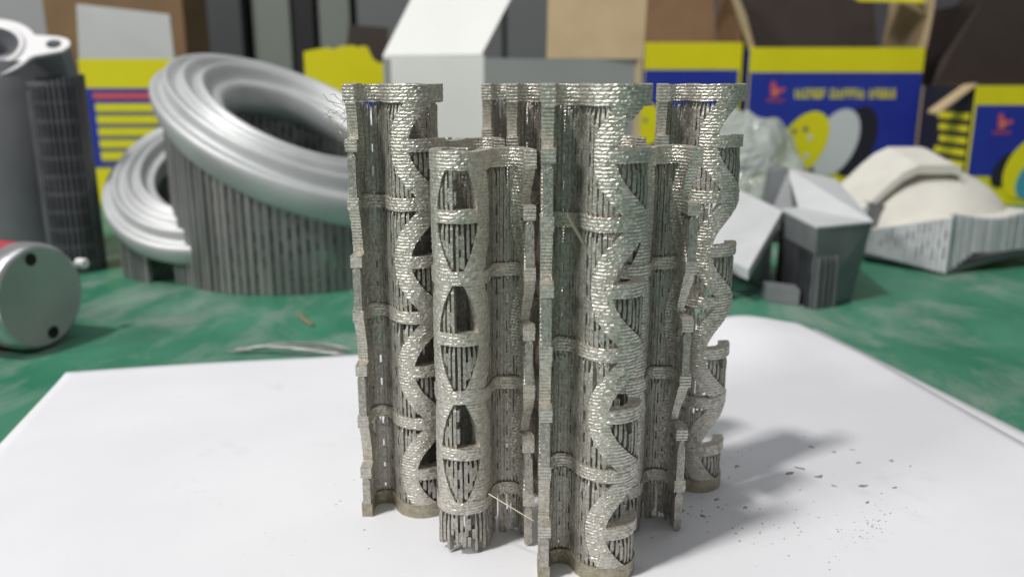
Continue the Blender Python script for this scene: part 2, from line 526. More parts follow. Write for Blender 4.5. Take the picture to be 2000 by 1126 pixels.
P_ = Vector((0.340, 0.0625)); Q_ = Vector((0.065, -0.3225))
build_column("tall_column", tall, tall_c, 0.0, 4, 11, [(0, 0), tuple(P_), tuple(2 * P_), tuple(P_ + Q_), tuple(P_ - Q_)])
build_column("back_wall", Path(arc(A_cv, RV, 128, 250, 60)), [(-9.0, 0.01)], 0.0, 4, 31, [(0, 0)])
build_column("low_column", low, low_c, 0.125, 3, 23, [(0, 0), tuple(P_), tuple(-Q_), tuple(P_ - Q_)])

# loose strands left by the printer
def strand(pts, r):
    MB().tube(pts, r).part("loose_strand", M['strand'], lat)
strand([(0.098, 1.47, 0.775), (0.115, 1.468, 0.745), (0.135, 1.468, 0.712)], 0.0035)
strand([(-0.050, 1.60, 0.155), (-0.01, 1.575, 0.142), (0.045, 1.545, 0.122)], 0.0013)
strand([(0.235, 1.60, 0.17), (0.25, 1.60, 0.14), (0.262, 1.60, 0.10)], 0.0018)
for k in range(16):
    r2 = random.Random(50 + k)
    base = Vector((-0.345 + r2.uniform(-.004, .004), 1.756, r2.choice([.955, .95, .94, .93, .9, .97, .45, .55])))
    pts = [base]; d = Vector((r2.uniform(-1, -.2), r2.uniform(-.4, .3), r2.uniform(-.6, .6))).normalized()
    for i in range(9):
        d = (d + Vector((r2.uniform(-.6, .6), r2.uniform(-.3, .3), r2.uniform(-.6, .6)))).normalized()
        pts.append(pts[-1] + d * (0.006 if base.z > .8 else .003))
    strand(pts, 0.0005)

# ------------------------------------------------------------------ flakes on the paper
def flake_shape(r, size):
    n = r.randint(5, 8); a0 = r.uniform(0, 6)
    el = r.uniform(.2, .75); th = r.uniform(-.7, .7)
    pts = []
    for i in range(n):
        a = a0 + 2 * math.pi * i / n; q = size * r.uniform(.5, 1.1)
        x, y = q * math.cos(a), q * math.sin(a) * el
        pts.append((x * math.cos(th) - y * math.sin(th), x * math.sin(th) + y * math.cos(th), 0))
    return pts
dust = MB()
def drop(x, y, size, r):
    pts = [(x + p[0], y + p[1], 0.0128) for p in flake_shape(r, size)]
    dust.prism(pts, (0, 0, size * .2))
r3 = random.Random(99)
def cluster(cx, cy, sx, sy, rot, n, smin, smax):
    for _ in range(n):
        a, b = r3.gauss(0, sx), r3.gauss(0, sy)
        drop(cx + a * math.cos(rot) - b * math.sin(rot), cy + a * math.sin(rot) + b * math.cos(rot), smin + (smax - smin) * r3.random() ** 3, r3)
cluster(0.80, 1.70, 0.10, 0.02, 0.7, 110, .0008, .004)
cluster(0.62, 1.72, 0.10, 0.05, 0.5, 90, .0008, .004)
cluster(0.97, 2.12, 0.07, 0.05, 0.2, 40, .002, .008)
cluster(1.01, 2.07, 0.09, 0.11, 0.3, 60, .001, .005)
cluster(0.42, 1.78, 0.09, 0.05, 0.6, 150, .0008, .005)
cluster(0.55, 2.0, 0.12, 0.05, 0.2, 40, .001, .004)
cluster(-0.40, 1.85, 0.10, 0.14, 0, 40, .0008, .004)
cluster(-0.55, 2.02, 0.06, 0.03, 0, 14, .001, .006)
cluster(0.1, 1.7, 0.6, 0.4, 0, 110, .0006, .002)
cluster(-0.9, 1.8, 0.4, 0.4, 0, 40, .0006, .002)
o = dust.single("metal_dust", M['flake'], "fine dark metal dust scattered on the white paper", "metal dust", kind="stuff")
big = [(0.78, 2.03, .016), (0.885, 2.01, .020), (0.93, 1.96, .013), (0.87, 1.93, .018), (0.965, 1.94, .017), (0.99, 1.97, .012),
       (0.83, 1.80, .018), (0.905, 1.79, .016), (0.70, 1.90, .022), (0.735, 1.85, .020), (0.755, 1.80, .013), (0.665, 1.87, .020),
       (0.60, 2.02, .013), (0.53, 1.97, .016), (0.475, 1.91, .015), (0.50, 1.84, .013), (0.45, 1.76, .012), (0.805, 1.715, .014),
       (0.56, 1.80, .012), (0.99, 1.88, .01), (1.0, 1.91, .012)]
for (x, y, sz) in big:
    if x > .64: x, y = x + .06, y + .11
    pts = [(x + p[0], y + p[1], 0.0128) for p in flake_shape(r3, sz * .85)]
    v = []; n = len(pts)
    MB().add(pts + [(p[0] * .8 + x * .2, p[1] * .8 + y * .2, .0128 + sz * r3.uniform(.04, .14)) for p in pts],
             [tuple(range(n))[::-1], tuple(range(n, 2 * n))] + [(i, (i + 1) % n, n + (i + 1) % n, n + i) for i in range(n)]) \
        .single("metal_flake", M['flake'], "small dark metal flake lying on the white paper beside the lattice's shadow", "metal flake", group="flakes on the paper")

# ------------------------------------------------------------------ red cylinder with a silver end
can = thing("metal_canister", "red canister with a silver end cap and two holes lying on its side", "canister", (-1.95, 3.1, 0))
cr = 0.208
ax = Vector((0.955, -0.296, 0)).normalized()
fc = Vector((-1.80, 3.06, cr + 0.001))
MB().lathe([(0.0, -0.006), (cr * .86, -0.004), (cr * .90, 0.0)], fc, ax, 64).part("end_face", M['silver_face'], can, True)
MB().lathe([(cr * .90, 0.0), (cr * .95, -0.004), (cr * .985, -0.02), (cr, -0.04), (cr, -0.085), (cr * .985, -0.095)], fc, ax, 64).part("end_rim", M['silver'], can, True)
MB().lathe([(cr * .985, -0.093), (cr * .99, -0.10), (cr * .99, -1.15), (cr * .9, -1.19), (0, -1.2)], fc, ax, 64).part("body", M['red'], can, True)
side = ax.cross(Vector((0, 0, 1)))
for (u, h) in ((-0.022, .150), (0.034, -.150)):
    p = fc + side * u * -1 + Vector((0, 0, h)) + ax * -0.003
    MB().lathe([(0.0, .002), (0.019, .002), (0.021, .0045), (.024, .002)], p, ax, 20).part("hole", M['dark'], can, True)
p = fc - side * 0.215 + Vector((0, 0, .075)) - ax * 0.06
MB().lathe([(0.0, .04), (.018, .04), (.021, .035), (.021, 0)], p + Vector((0.03, 0, .01)), ax + Vector((0, 0, .0)), 16).part("plug", M['white_plastic'], can, True)
for (a0, a1, h0, h1) in ((52, 62, -.30, -.26), (52, 64, -.36, -.32), (54, 60, -.43, -.38), (52, 63, -.5, -.455), (64, 72, -.42, -.30)):
    mbp = MB(); nn = 6
    for i in range(nn + 1):
        a = math.radians(a0 + (a1 - a0) * i / nn)
        dirv = side * math.cos(a) + Vector((0, 0, 1)) * math.sin(a)
        for h in (h0, h1): mbp.v.append(tuple(fc + ax * h + dirv * (cr * .99 + .0015)))
    mbp.f = [(2 * i, 2 * i + 1, 2 * i + 3, 2 * i + 2) for i in range(nn)]
    mbp.part("printed_mark", M['whiteprint'], can)

# ------------------------------------------------------------------ support skirts (upright bars with slots) used by several printed parts
def skirt(parent, foot, zbase, ztop, name, m, pitch=0.026, wd=0.019, depth=0.02, seed=1, panel=None, slot=True):
    """foot: plan polyline; zbase, ztop: functions of the plan point"""
    P = np.array(foot); d = np.r_[0, np.cumsum(np.hypot(*np.diff(P, axis=0).T))]; L = d[-1]
    r = random.Random(seed); mb = MB(); bk = MB(); n = int(L / pitch)
    def at(s): return np.interp(s, d, P[:, 0]), np.interp(s, d, P[:, 1])
    prev = None
    for i in range(n):
        s = (i + .5) * L / n
        x0, y0 = at(s - wd / 2); x1, y1 = at(s + wd / 2)
        t = Vector((x1 - x0, y1 - y0)); t.normalize(); nn = Vector((t.y, -t.x))
        zb, zt = zbase(x0, y0), ztop((x0 + x1) / 2, (y0 + y1) / 2)
        pr = r.uniform(0, depth * .35)
        def q(x, y, o, z): return (x + nn.x * o, y + nn.y * o, z)
        mb.hexa([q(x0, y0, pr, zb), q(x1, y1, pr, zb), q(x1, y1, -depth, zb), q(x0, y0, -depth, zb),
                 q(x0, y0, pr, zt), q(x1, y1, pr, zt), q(x1, y1, -depth, zt), q(x0, y0, -depth, zt)])
        # webs bridging to the next bar, with gaps
        xa, ya = at(s + wd / 2 - .002); xb, yb = at(s + pitch - wd / 2 + .002)
        z = zb
        while z < zt - .02:
            ln = r.uniform(.035, .075) if slot else zt - zb
            z1 = min(z + ln, zt)
            bk.hexa([q(xa, ya, -.006, z), q(xb, yb, -.006, z), q(xb, yb, -depth * .9, z), q(xa, ya, -depth * .9, z),
                     q(xa, ya, -.006, z1), q(xb, yb, -.006, z1), q(xb, yb, -depth * .9, z1), q(xa, ya, -depth * .9, z1)])
            z = z1 + (r.uniform(.04, .075) if r.random() < .75 else .006)
    mb.add(bk.v, bk.f)
    o = mb.part(name, m, parent); o["kind"] = "stuff"
    return o

# ------------------------------------------------------------------ big spiral ring on supports
rg = thing("printed_ring_part", "large grey metal part with a tilted grooved ring on tall support walls", "printed part", (-1.3, 4.5, 0))
def sweep(center, rad, zfun, a0, a1, prof, n=96, closed=False, taper=None):
    v = []; k = len(prof)
    for i in range(n + (0 if closed else 1)):
        a = math.radians(a0 + (a1 - a0) * i / n)
        rx, ry = math.sin(a), -math.cos(a)
        for (pr, pz) in prof:
            x, y = center[0] + rx * (rad + pr), center[1] + ry * (rad + pr)
            xc, yc = center[0] + rx * rad, center[1] + ry * rad
            v.append((x, y, zfun(xc, yc) + pz + (zfun(x, y) - zfun(xc, yc)) * .8))
    f = []; m_ = n if closed else n + 1
    for i in range(n):
        for j in range(k):
            i2 = (i + 1) % m_
            f.append((i * k + j, i * k + (j + 1) % k, i2 * k + (j + 1) % k, i2 * k + j))
    if not closed:
        f += [tuple(range(k))[::-1], tuple(n * k + j for j in range(k))]
    return v, f
def ring_profile(w_, h_, ridges, amp, n=96, tilt=0.0):
    prof = []
    for i in range(n):
        a = 2 * math.pi * i / n
        x = w_ * math.copysign(abs(math.cos(a)) ** .95, math.cos(a)); z = h_ * math.copysign(abs(math.sin(a)) ** .95, math.sin(a))
        if math.sin(a) > -0.35:
            g = amp * math.cos(ridges * 2 * math.pi * (x / (2 * w_)) + 0.6) * min(1, (math.sin(a) + .35) * 2)
            z += g; x += g * .5 * math.cos(a)
        prof.append((x * math.cos(tilt) - z * math.sin(tilt), x * math.sin(tilt) + z * math.cos(tilt)))
    return prof
rc0 = (-1.17, 4.56)
zr = lambda x, y: 0.715 - 0.44 * (x - rc0[0]) + 0.26 * (y - rc0[1])
v, f = sweep(rc0, 0.535, zr, 0, 360, ring_profile(0.170, 0.140, 4, 0.024, tilt=-.15), n=128, closed=True)
part("upper_ring", v, f, M['ringmetal'], rg, True)
rc1 = (-1.66, 4.62)
zr1 = lambda x, y: 0.465 - 0.06 * (x - rc1[0]) + 0.54 * (y - rc1[1])
v, f = sweep(rc1, 0.435, zr1, 25, -215, ring_profile(0.130, 0.10, 4, 0.020, tilt=-.2), n=80)
part("lower_ring", v, f, M['ringmetal'], rg, True)
skirt(rg, arc(rc0, 0.665, -108, 250, 180), lambda x, y: 0.002, lambda x, y: zr(x, y) - 0.07, "support_wall", M['skirt'], pitch=.042, wd=.0285, seed=4)
skirt(rg, arc(rc0, 0.47, 70, 290, 120)[::-1], lambda x, y: 0.002, lambda x, y: zr(x, y) - 0.07, "support_wall", M['skirt'], pitch=.044, wd=.029, seed=5)
skirt(rg, arc(rc1, 0.515, -150, -24, 90), lambda x, y: 0.002, lambda x, y: zr1(x, y) - 0.05, "support_wall", M['skirt'], pitch=.040, wd=.0275, seed=6)
skirt(rg, arc(rc1, 0.50, -8, 4, 6), lambda x, y: 0.002, lambda x, y: zr1(x, y) - 0.02, "support_wall", M['skirt'], pitch=.022, wd=.019, seed=8)

# ------------------------------------------------------------------ flanged tube on the left
ft = thing("flanged_tube", "tall grey metal tube with a bright eared flange beside a slotted support column", "tube part", (-2.8, 4.7, 0))
tc_ = Vector((-2.93, 4.75, 0))
MB().lathe([(.40, 0.002), (.40, .95), (.36, 1.12)], tc_, (0, 0, 1), 72).part("tube_body", M['cast'], ft, True)
fl_c = Vector((-2.86, 4.62, 1.185))
nrm = Vector((0.10, -0.60, 0.80)).normalized()
uxv = Vector((1, 0, 0)) - nrm * nrm.x; uxv.normalize(); uyv = nrm.cross(uxv)
def plate_pt(x, y, h): return fl_c + uxv * x + uyv * y + nrm * h
outl = []
R1, ex, ey, r_e = .275, .36, .09, .075
for i in range(72):
    a = 2 * math.pi * i / 72
    best = None
    # union of the disc and the ear, blended
    for t in np.linspace(.55, .2, 71):
        x, y = t * math.cos(a), t * math.sin(a)
        d1 = math.hypot(x, y) - R1; d2 = math.hypot(x - ex, y - ey) - r_e
        # capsule to the ear
        k = max(0, min(1, (x * ex + y * ey) / (ex * ex + ey * ey)))
        d3 = math.hypot(x - k * ex, y - k * ey) - (.16 + (r_e - .16) * k)
        if min(d1, d2, d3) <= 0: best = (x, y); break
    outl.append(best or (R1 * math.cos(a), R1 * math.sin(a)))
hole = [(.19 * math.cos(2 * math.pi * i / 72), .19 * math.sin(2 * math.pi * i / 72)) for i in range(72)]
n = 72
v = [plate_pt(x, y, 0) for x, y in outl] + [plate_pt(x, y, 0) for x, y in hole] + [plate_pt(x * .985, y * .985, -.02) for x, y in outl]
f = [(i, (i + 1) % n, n + (i + 1) % n, n + i) for i in range(n)] + [((i + 1) % n, i, 2 * n + i, 2 * n + (i + 1) % n) for i in range(n)]
fo = part("flange_face", v, f, M['flange'], ft)
v = [plate_pt(x * .985, y * .985, -.02) for x, y in outl] + [plate_pt(x * .97, y * .97, -.19) for x, y in outl]
f = [((i + 1) % n, i, n + i, n + (i + 1) % n) for i in range(n)] + [tuple(n + i for i in range(n))]
part("flange_body", v, f, M['cast'], ft)
MB().lathe([(.19, 0.0), (.195, .012), (.215, .014), (.222, .001)], fl_c + nrm * .001, nrm, 64, ref=(1, 0, 0)).part("seal_lip", M['flange'], ft, True)
MB().lathe([(.19, .006), (.185, -.15), (0, -.15)], fl_c, nrm, 64, ref=(1, 0, 0)).part("bore", M['cast'], ft, True)
MB().lathe([(0, .003), (.036, .003), (.038, .004)], plate_pt(ex - .01, ey, 0), nrm, 28, ref=(1, 0, 0)).part("bolt_hole", M['cast_dark'], ft, True)
# slotted support column: bars and bands
sc_c = (-2.41, 4.50)
sup = MB(); rr = random.Random(3)
for i in range(19):
    a = math.radians(-100 + 200 * i / 18)
    x, y = sc_c[0] + .135 * math.sin(a), sc_c[1] - .135 * math.cos(a)
    sup.box((x - .0042, y - .010, .002), (x + .0042, y + .012, 1.0 + .05 * math.sin(a)))
o = sup.part("support_bars", M['cast_bars'], ft); o["kind"] = "stuff"
for k in range(11):
    z = .05 + k * .095
    vv, ff = sweep(sc_c, .133, lambda x, y: z, -102, 102, [(-.012, -.011), (.004, -.011), (.004, .011), (-.012, .011)], n=30)
    part("support_band", vv, ff, M['cast_bars'], ft)
MB().lathe([(.095, .002), (.095, 1.04)], (sc_c[0], sc_c[1], 0), (0, 0, 1), 40).part("slot_shade_core", M['dark'], ft, True)  # added black cylinder, paints the shade seen through the slots
MB().tube([(-2.52, 4.44, .95), (-2.50, 4.42, .5), (-2.49, 4.41, .25), (-2.50, 4.42, .02)], .012).part("side_rib", M['cast'], ft)

# ------------------------------------------------------------------ grey angular part on the right
an = thing("angular_printed_part", "grey angular printed part with two sloping flat faces beside the white paper", "printed part", (1.4, 4.0, 0))
top_a = [(1.364, 3.64, .372), (1.67, 3.79, .372), (1.70, 4.36, .505), (1.465, 4.42, .56), (1.458, 4.17, .384), (1.364, 4.16, .376)]
foot_a = [(1.364, 3.64), (1.61, 3.79), (1.65, 4.36), (1.465, 4.42), (1.458, 4.17), (1.364, 4.16)]
n = 6
v = [(x, y, .003) for x, y in foot_a] + [(p[0], p[1], p[2]) for p in top_a]
part("main_block", v, [tuple(range(n))[::-1]] + [(i, (i + 1) % n, n + (i + 1) % n, n + i) for i in range(n)], M['midgrey'], an)
cap = [(p[0] + (.004 if p[0] > 1.5 else -.004), p[1] - .003, p[2]) for p in top_a]
v = cap + [(p[0], p[1], p[2] + .010) for p in cap]
part("main_slope", v, [(6, 7, 10, 11), (7, 8, 9, 10)] + [(i, (i + 1) % n, n + (i + 1) % n, n + i) for i in range(n)], M['lightgrey'], an)
MB().hexa([(1.30, 4.28, .20), (1.455, 4.165, .20), (1.47, 4.46, .20), (1.35, 4.50, .20),
           (1.372, 4.38, .552), (1.462, 4.38, .565), (1.47, 4.46, .572), (1.38, 4.48, .562)]).part("fin", M['midgrey'], an)
q = [(1.352, 4.10, .385), (1.24, 4.72, .44), (.90, 4.42, .19), (1.098, 3.74, .165)]
MB().prism([(p[0], p[1], p[2] - .05) for p in q], (0, 0, .05)).part("side_slope", M['lightgrey'], an)
MB().prism([(1.30, 4.06, .003), (1.30, 4.6, .003), (1.25, 4.6, .003), (1.25, 4.06, .003)], (0, 0, .30)).part("inner_wall", M['midgrey'], an)
skirt(an, [(.985, 3.9), (1.03, 3.80)], lambda x, y: .003, lambda x, y: .15, "support_bars", M['cast_dark'], pitch=.02, wd=.015, seed=9)
skirt(an, [(1.354, 4.10), (1.354, 3.66)], lambda x, y: .003, lambda x, y: .26, "support_bars", M['cast_dark'], pitch=.03, wd=.016, seed=10)
skirt(an, [(1.375, 3.635), (1.50, 3.695)], lambda x, y: .003, lambda x, y: .24, "support_bars", M['midgrey'], pitch=.028, wd=.017, seed=12)
MB().prism([(1.20, 3.78, .003), (1.33, 3.70, .003), (1.34, 3.80, .003), (1.21, 3.88, .003)], (0, 0, .075)).part("foot_block", M['midgrey'], an)

# ------------------------------------------------------------------ cream domed part
dm = thing("domed_printed_part", "cream domed metal part with a hood and white slotted supports lying on the green table", "printed part", (2.5, 4.8, 0))
foot = [(2.03, 4.66), (2.33, 4.33), (2.36, 4.36), (2.62, 4.42), (3.1, 4.62)]
def topz(x, y): return .19 + .13 * min(1, max(0, (x - 2.03) / .32)) if x < 2.345 else .315 + .02 * math.sin(x * 9)
def botz(x, y): return .06 - .05 * min(1, max(0, (x - 2.03) / .3)) if x < 2.345 else .012 + .10 * min(1, (x - 2.345) / .15)
skirt(dm, foot, botz, topz, "support_wall", M['whitegrey'], pitch=.028, wd=.019, seed=21)
MB().prism([(2.03, 4.67, .04), (2.34, 4.35, .004), (3.1, 4.64, .10), (3.1, 5.3, .10), (2.2, 5.3, .06)], (0, 0, .03)).part("underside", M['midgrey'], dm)
# bowl
v = []; nu, nv = 40, 20
for i in range(nv + 1):
    ph = math.pi / 2 * i / nv
    for j in range(nu):
        th = 2 * math.pi * j / nu
        v.append((2.51 + .51 * math.cos(ph) * math.cos(th), 5.02 + .42 * math.cos(ph) * math.sin(th), .10 + .42 * math.sin(ph)))
f = [(i * nu + j, i * nu + (j + 1) % nu, (i + 1) * nu + (j + 1) % nu, (i + 1) * nu + j) for i in range(nv) for j in range(nu)]
part("dome", v, f, M['cream'], dm, True)
MB().prism([(2.08, 4.68, .16), (2.34, 4.40, .26), (3.08, 4.66, .27), (3.0, 5.1, .25), (2.2, 5.1, .2)], (0, 0, .02)).part("ledge", M['cream'], dm)
# hood: a bent strip rising from the left shoulder and ending over the dome
hood = [(2.04, .33), (2.10, .39), (2.18, .475), (2.26, .545), (2.34, .585), (2.54, .585), (2.58, .575), (2.60, .545), (2.605, .48), (2.60, .40)]
v = []
for (x, z) in hood:
    for (dy, dz) in ((-.20, -.04), (.22, .035), (.22, -.02), (-.20, -.09)):
        v.append((x, 4.98 + dy, z + dz))
f = []
for i in range(len(hood) - 1):
    f += [(4 * i + j, 4 * i + (j + 1) % 4, 4 * i + 4 + (j + 1) % 4, 4 * i + 4 + j) for j in range(4)]
f += [(0, 1, 2, 3), tuple(4 * (len(hood) - 1) + j for j in (3, 2, 1, 0))]
part("hood", v, f, M['cream'], dm)
MB().prism([(2.09, 4.74, .20), (2.22, 4.80, .20), (2.22, 4.80, .30), (2.07, 4.74, .335)], (0, .1, 0)).part("shoulder", M['midgrey'], dm)

# ------------------------------------------------------------------ crumpled plastic bag
v = []; nu, nv = 60, 40
for i in range(nv + 1):
    ph = math.pi * (i / nv - .5)
    for j in range(nu):
        th = 2 * math.pi * j / nu
        dn = Vector((math.cos(ph) * math.cos(th), math.cos(ph) * math.sin(th), math.sin(ph)))
        q = 1 + .25 * mnoise.noise(dn * 1.8 + Vector((3, 1, 2))) + .16 * abs(mnoise.noise(dn * 3.2 + Vector((7, 2, 1)))) + .03 * abs(mnoise.noise(dn * 9))
        wx = .44 if dn.z < 0 else .40 - .12 * dn.z
        v.append((1.50 + wx * q * dn.x + .04 * dn.z, 5.55 + .38 * q * dn.y, max(.004, .40 + .43 * q * dn.z)))
f = [(i * nu + j, i * nu + (j + 1) % nu, (i + 1) * nu + (j + 1) % nu, (i + 1) * nu + j) for i in range(nv) for j in range(nu)]
single("plastic_bag", v, f, M['bag'], "crumpled clear plastic bag in front of the blue and yellow cartons", "plastic bag")

# ------------------------------------------------------------------ cartons
def frame3(o, right, back):
    o = Vector(o); r = Vector((*right, 0)).normalized(); b = Vector((*back, 0)).normalized()
    return lambda x, y, z: o + r * x + b * y + Vector((0, 0, z))

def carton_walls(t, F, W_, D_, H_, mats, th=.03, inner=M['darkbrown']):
    """four walls and a bottom; mats: front, right, back, left"""
    def wall(name, x0, y0, x1, y1, m):
        MB().hexa([F(x0, y0, .003), F(x1, y0, .003), F(x1, y1, .003), F(x0, y1, .003), F(x0, y0, H_), F(x1, y0, H_), F(x1, y1, H_), F(x0, y1, H_)]).part(name, m, t)
    wall("front_panel", 0, 0, W_, th, mats[0]); wall("side_panel", W_ - th, th, W_, D_ - th, mats[1])
    wall("back_panel", 0, D_ - th, W_, D_, mats[2]); wall("side_panel", 0, th, th, D_ - th, mats[3])
    MB().hexa([F(th, th, .003), F(W_ - th, th, .003), F(W_ - th, D_ - th, .003), F(th, D_ - th, .003), F(th, th, .03), F(W_ - th, th, .03), F(W_ - th, D_ - th, .03), F(th, D_ - th, .03)]).part("bottom_panel", inner, t)
    # kraft lining
    e = .006
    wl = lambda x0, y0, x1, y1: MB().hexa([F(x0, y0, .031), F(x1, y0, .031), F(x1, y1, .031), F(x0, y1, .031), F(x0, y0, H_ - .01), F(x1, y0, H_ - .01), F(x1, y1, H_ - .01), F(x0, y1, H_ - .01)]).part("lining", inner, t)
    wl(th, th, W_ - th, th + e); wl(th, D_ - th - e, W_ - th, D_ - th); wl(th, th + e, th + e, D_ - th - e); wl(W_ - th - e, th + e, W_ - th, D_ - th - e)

def patch(parent, F, x0, x1, z0, z1, m, name="printed_panel", lift=.004, face='front', D_=0):
    """flat print standing a hair proud of a face"""
    if face == 'front':
        pts = [F(x0, -lift, z0), F(x1, -lift, z0), F(x1, -lift, z1), F(x0, -lift, z1)]; d = F(0, 0, 0) - F(0, -.003, 0)
    else:
        pts = [F(-lift, x0, z0), F(-lift, x1, z0), F(-lift, x1, z1), F(-lift, x0, z1)]; d = F(0, 0, 0) - F(-.003, 0, 0)
    return MB().prism(pts, d).part(name, m, parent)

def ellipse(parent, F, cx, cz, rx, rz, tilt, m, lift, name="printed_disc", n=40):
    pts = []
    for i in range(n):
        a = 2 * math.pi * i / n; x, z = rx * math.cos(a), rz * math.sin(a)
        pts.append(F(cx + x * math.cos(tilt) + z * math.sin(tilt), -lift, cz - x * math.sin(tilt) + z * math.cos(tilt)))
    return MB().prism(pts, F(0, 0, 0) - F(0, -.002, 0)).part(name, m, parent)

def glyph_row(parent, F, x0, x1, z0, z1, m, words, lift=.007, seed=1, name="lettering"):
    """a row of blurred, unreadable block characters"""
    r = random.Random(seed); mb = MB(); tot = sum(words) + 0.9 * (len(words) - 1); cw = (x1 - x0) / tot; x = x0
    for wn in words:
        for i in range(wn):
            a, b = x + cw * .08, x + cw * .90; th_ = cw * .28; dd = F(0, 0, 0) - F(0, -.002, 0)
            def bx(p, q, s, t_): mb.prism([F(p, -lift, s), F(q, -lift, s), F(q, -lift, t_), F(p, -lift, t_)], dd)
            bx(a, a + th_, z0, z1)
            k = r.randint(0, 3); zm = (z0 + z1) / 2; hh = (z1 - z0) * .17
            if k != 1: bx(a + th_, b, z1 - hh, z1)
            if k != 2: bx(a + th_, b, zm - hh / 2, zm + hh / 2)
            if k != 3: bx(a + th_, b, z0, z0 + hh)
            if k in (0, 2): bx(b - th_ * .9, b, z0 + hh, zm - hh / 2)
            x += cw
        x += cw * .9
    return mb.part(name, m, parent)

def emblem(parent, F, cx, cz, s, m1, m2, lift=.007, ring=False):
    """red winged emblem with a bar of lettering under it"""
    dd = F(0, 0, 0) - F(0, -.002, 0)
    shape = [(-.45, -.5), (-.50, .15), (-.55, .75), (-.25, 1.0), (-.02, .55), (.3, .22), (.62, .35), (1.0, .25), (.62, -.1), (.2, -.28), (.12, -.5)]
    MB().prism([F(cx + x * s, -lift, cz + z * s) for x, z in shape], dd).part("emblem", m1, parent)
    shape = [(-.22, -.45), (-.28, .1), (-.05, .35), (.2, .05), (.1, -.4)]
    MB().prism([F(cx + x * s * .8, -lift - .003, cz + z * s * .8) for x, z in shape], dd).part("emblem", m2, parent)
    glyph_row(parent, F, cx - .85 * s, cx + .85 * s, cz - .95 * s, cz - .68 * s, m1, [8], lift, 5, "emblem_lettering")

def flap(parent, pts, m, d=(0, .02, 0), name="flap"):
    return MB().prism(pts, d).part(name, m, parent)

def text_lines(parent, F, x0, x1, zs, h, m, face='front', lift=.007):
    for k, z in enumerate(zs):
        patch(parent, F, x0, x1 - .03 * ((k * 7) % 3), z - h, z, m, "text_line", lift, face)

# big right carton ------------------------------------------------
c1 = thing("carton", "blue and yellow carton with yellow white and black printed discs and an open torn top", "carton", (3.0, 8.3, 0))
F = frame3((2.24, 8.05, 0), (1, .0), (0, 1))
W1, H1, D1 = 1.635, 1.33, 1.0
carton_walls(c1, F, W1, D1, H1, (M['yellow'], M['blackprint'], M['kraft'], M['blue']))
patch(c1, F, .005, W1 - .004, .17, 1.105, M['blue'])
emblem(c1, F, .26, .93, .10, M['redprint'], M['pinkprint'])
glyph_row(c1, F, .44, 1.40, .865, .955, M['yellow'], [7, 8, 6], seed=3)
ellipse(c1, F, 1.06, .46, .19, .345, .28, M['blackprint'], .006)
ellipse(c1, F, .87, .45, .20, .335, .38, M['whiteprint'], .009)
ellipse(c1, F, .55, .43, .21, .345, .52, M['yellow'], .012)
for (x, z) in ((.46, .56), (.57, .58), (.37, .45), (.62, .50), (.44, .28), (.55, .24), (.60, .33)):
    ellipse(c1, F, x, z, .026, .026, 0, M['cab_mid'] if x < .6 else M['whiteprint'], .015, "printed_dot", 16)
flap(c1, [F(.02, D1, H1), F(W1 - .02, D1, H1), F(W1 - .05, D1 + .25, 2.1), F(.05, D1 + .25, 2.1)], M['darkbrown'])
flap(c1, [F(.0, .05, H1), F(.0, D1 - .05, H1), F(-.13, D1 - .05, 1.62), F(-.16, .4, 1.85), F(-.13, .1, 1.7)], M['brown'], (.02, 0, 0))
flap(c1, [F(W1, .02, H1), F(W1, D1 - .05, H1), F(W1 + .03, D1 - .1, 2.0), F(W1 + .03, .12, 2.05), F(W1 + .0, .03, 1.6)], M['kraft'], (.02, 0, 0))
flap(c1, [F(.95, -.05, 1.735), F(1.56, -.05, 1.72), F(1.58, .6, 1.9), F(.95, .6, 1.93)], M['yellow'], (0, 0, .02))
flap(c1, [F(.0, .03, 1.30), F(.04, .03, 1.33), F(-.06, .02, 1.62), F(-.20, .02, 1.90), F(-.25, .02, 1.88), F(-.10, .02, 1.52)], M['kraft'], (0, .03, 0), "torn_edge")
flap(c1, [F(W1 - .05, .0, 1.31), F(W1 + .01, .0, 1.33), F(W1 + .05, .02, 1.6), F(W1 + .06, .02, 2.0), F(W1, .02, 2.0), F(W1 - .02, .02, 1.75), F(W1 - .10, .02, 1.73), F(W1 - .0, .02, 1.6)], M['kraft'], (0, .03, 0), "torn_edge")

# carton left of it -----------------------------------------------
c2 = thing("carton", "blue and yellow carton with brown flap between white box and disc carton", "carton", (1.7, 8.4, 0))
F = frame3((1.26, 8.15, 0), (1, 0), (0, 1))
W2, H2, D2 = .93, 1.38, 1.0
carton_walls(c2, F, W2, D2, H2, (M['yellow'], M['yellow'], M['kraft'], M['blue']), inner=M['brown'])
patch(c2, F, .005, W2 - .03, .17, 1.13, M['blue'])
ellipse(c2, F, .06, .62, .12, .20, 0, M['yellow'], .012)
ellipse(c2, F, .03, .66, .02, .02, 0, M['cab_mid'], .015, "printed_dot", 16)
flap(c2, [F(.02, D2 - .02, H2), F(W2 - .02, D2 - .02, H2), F(W2 - .05, D2 + .15, 2.1), F(.05, D2 + .15, 2.1)], M['brown'])
flap(c2, [F(W2 - .01, .02, H2), F(W2 - .01, D2 - .1, H2), F(W2 - .03, D2 - .1, 2.0), F(W2 - .05, .5, 2.0), F(W2 - .03, .15, 1.7)], M['brown'], (-.02, 0, 0))

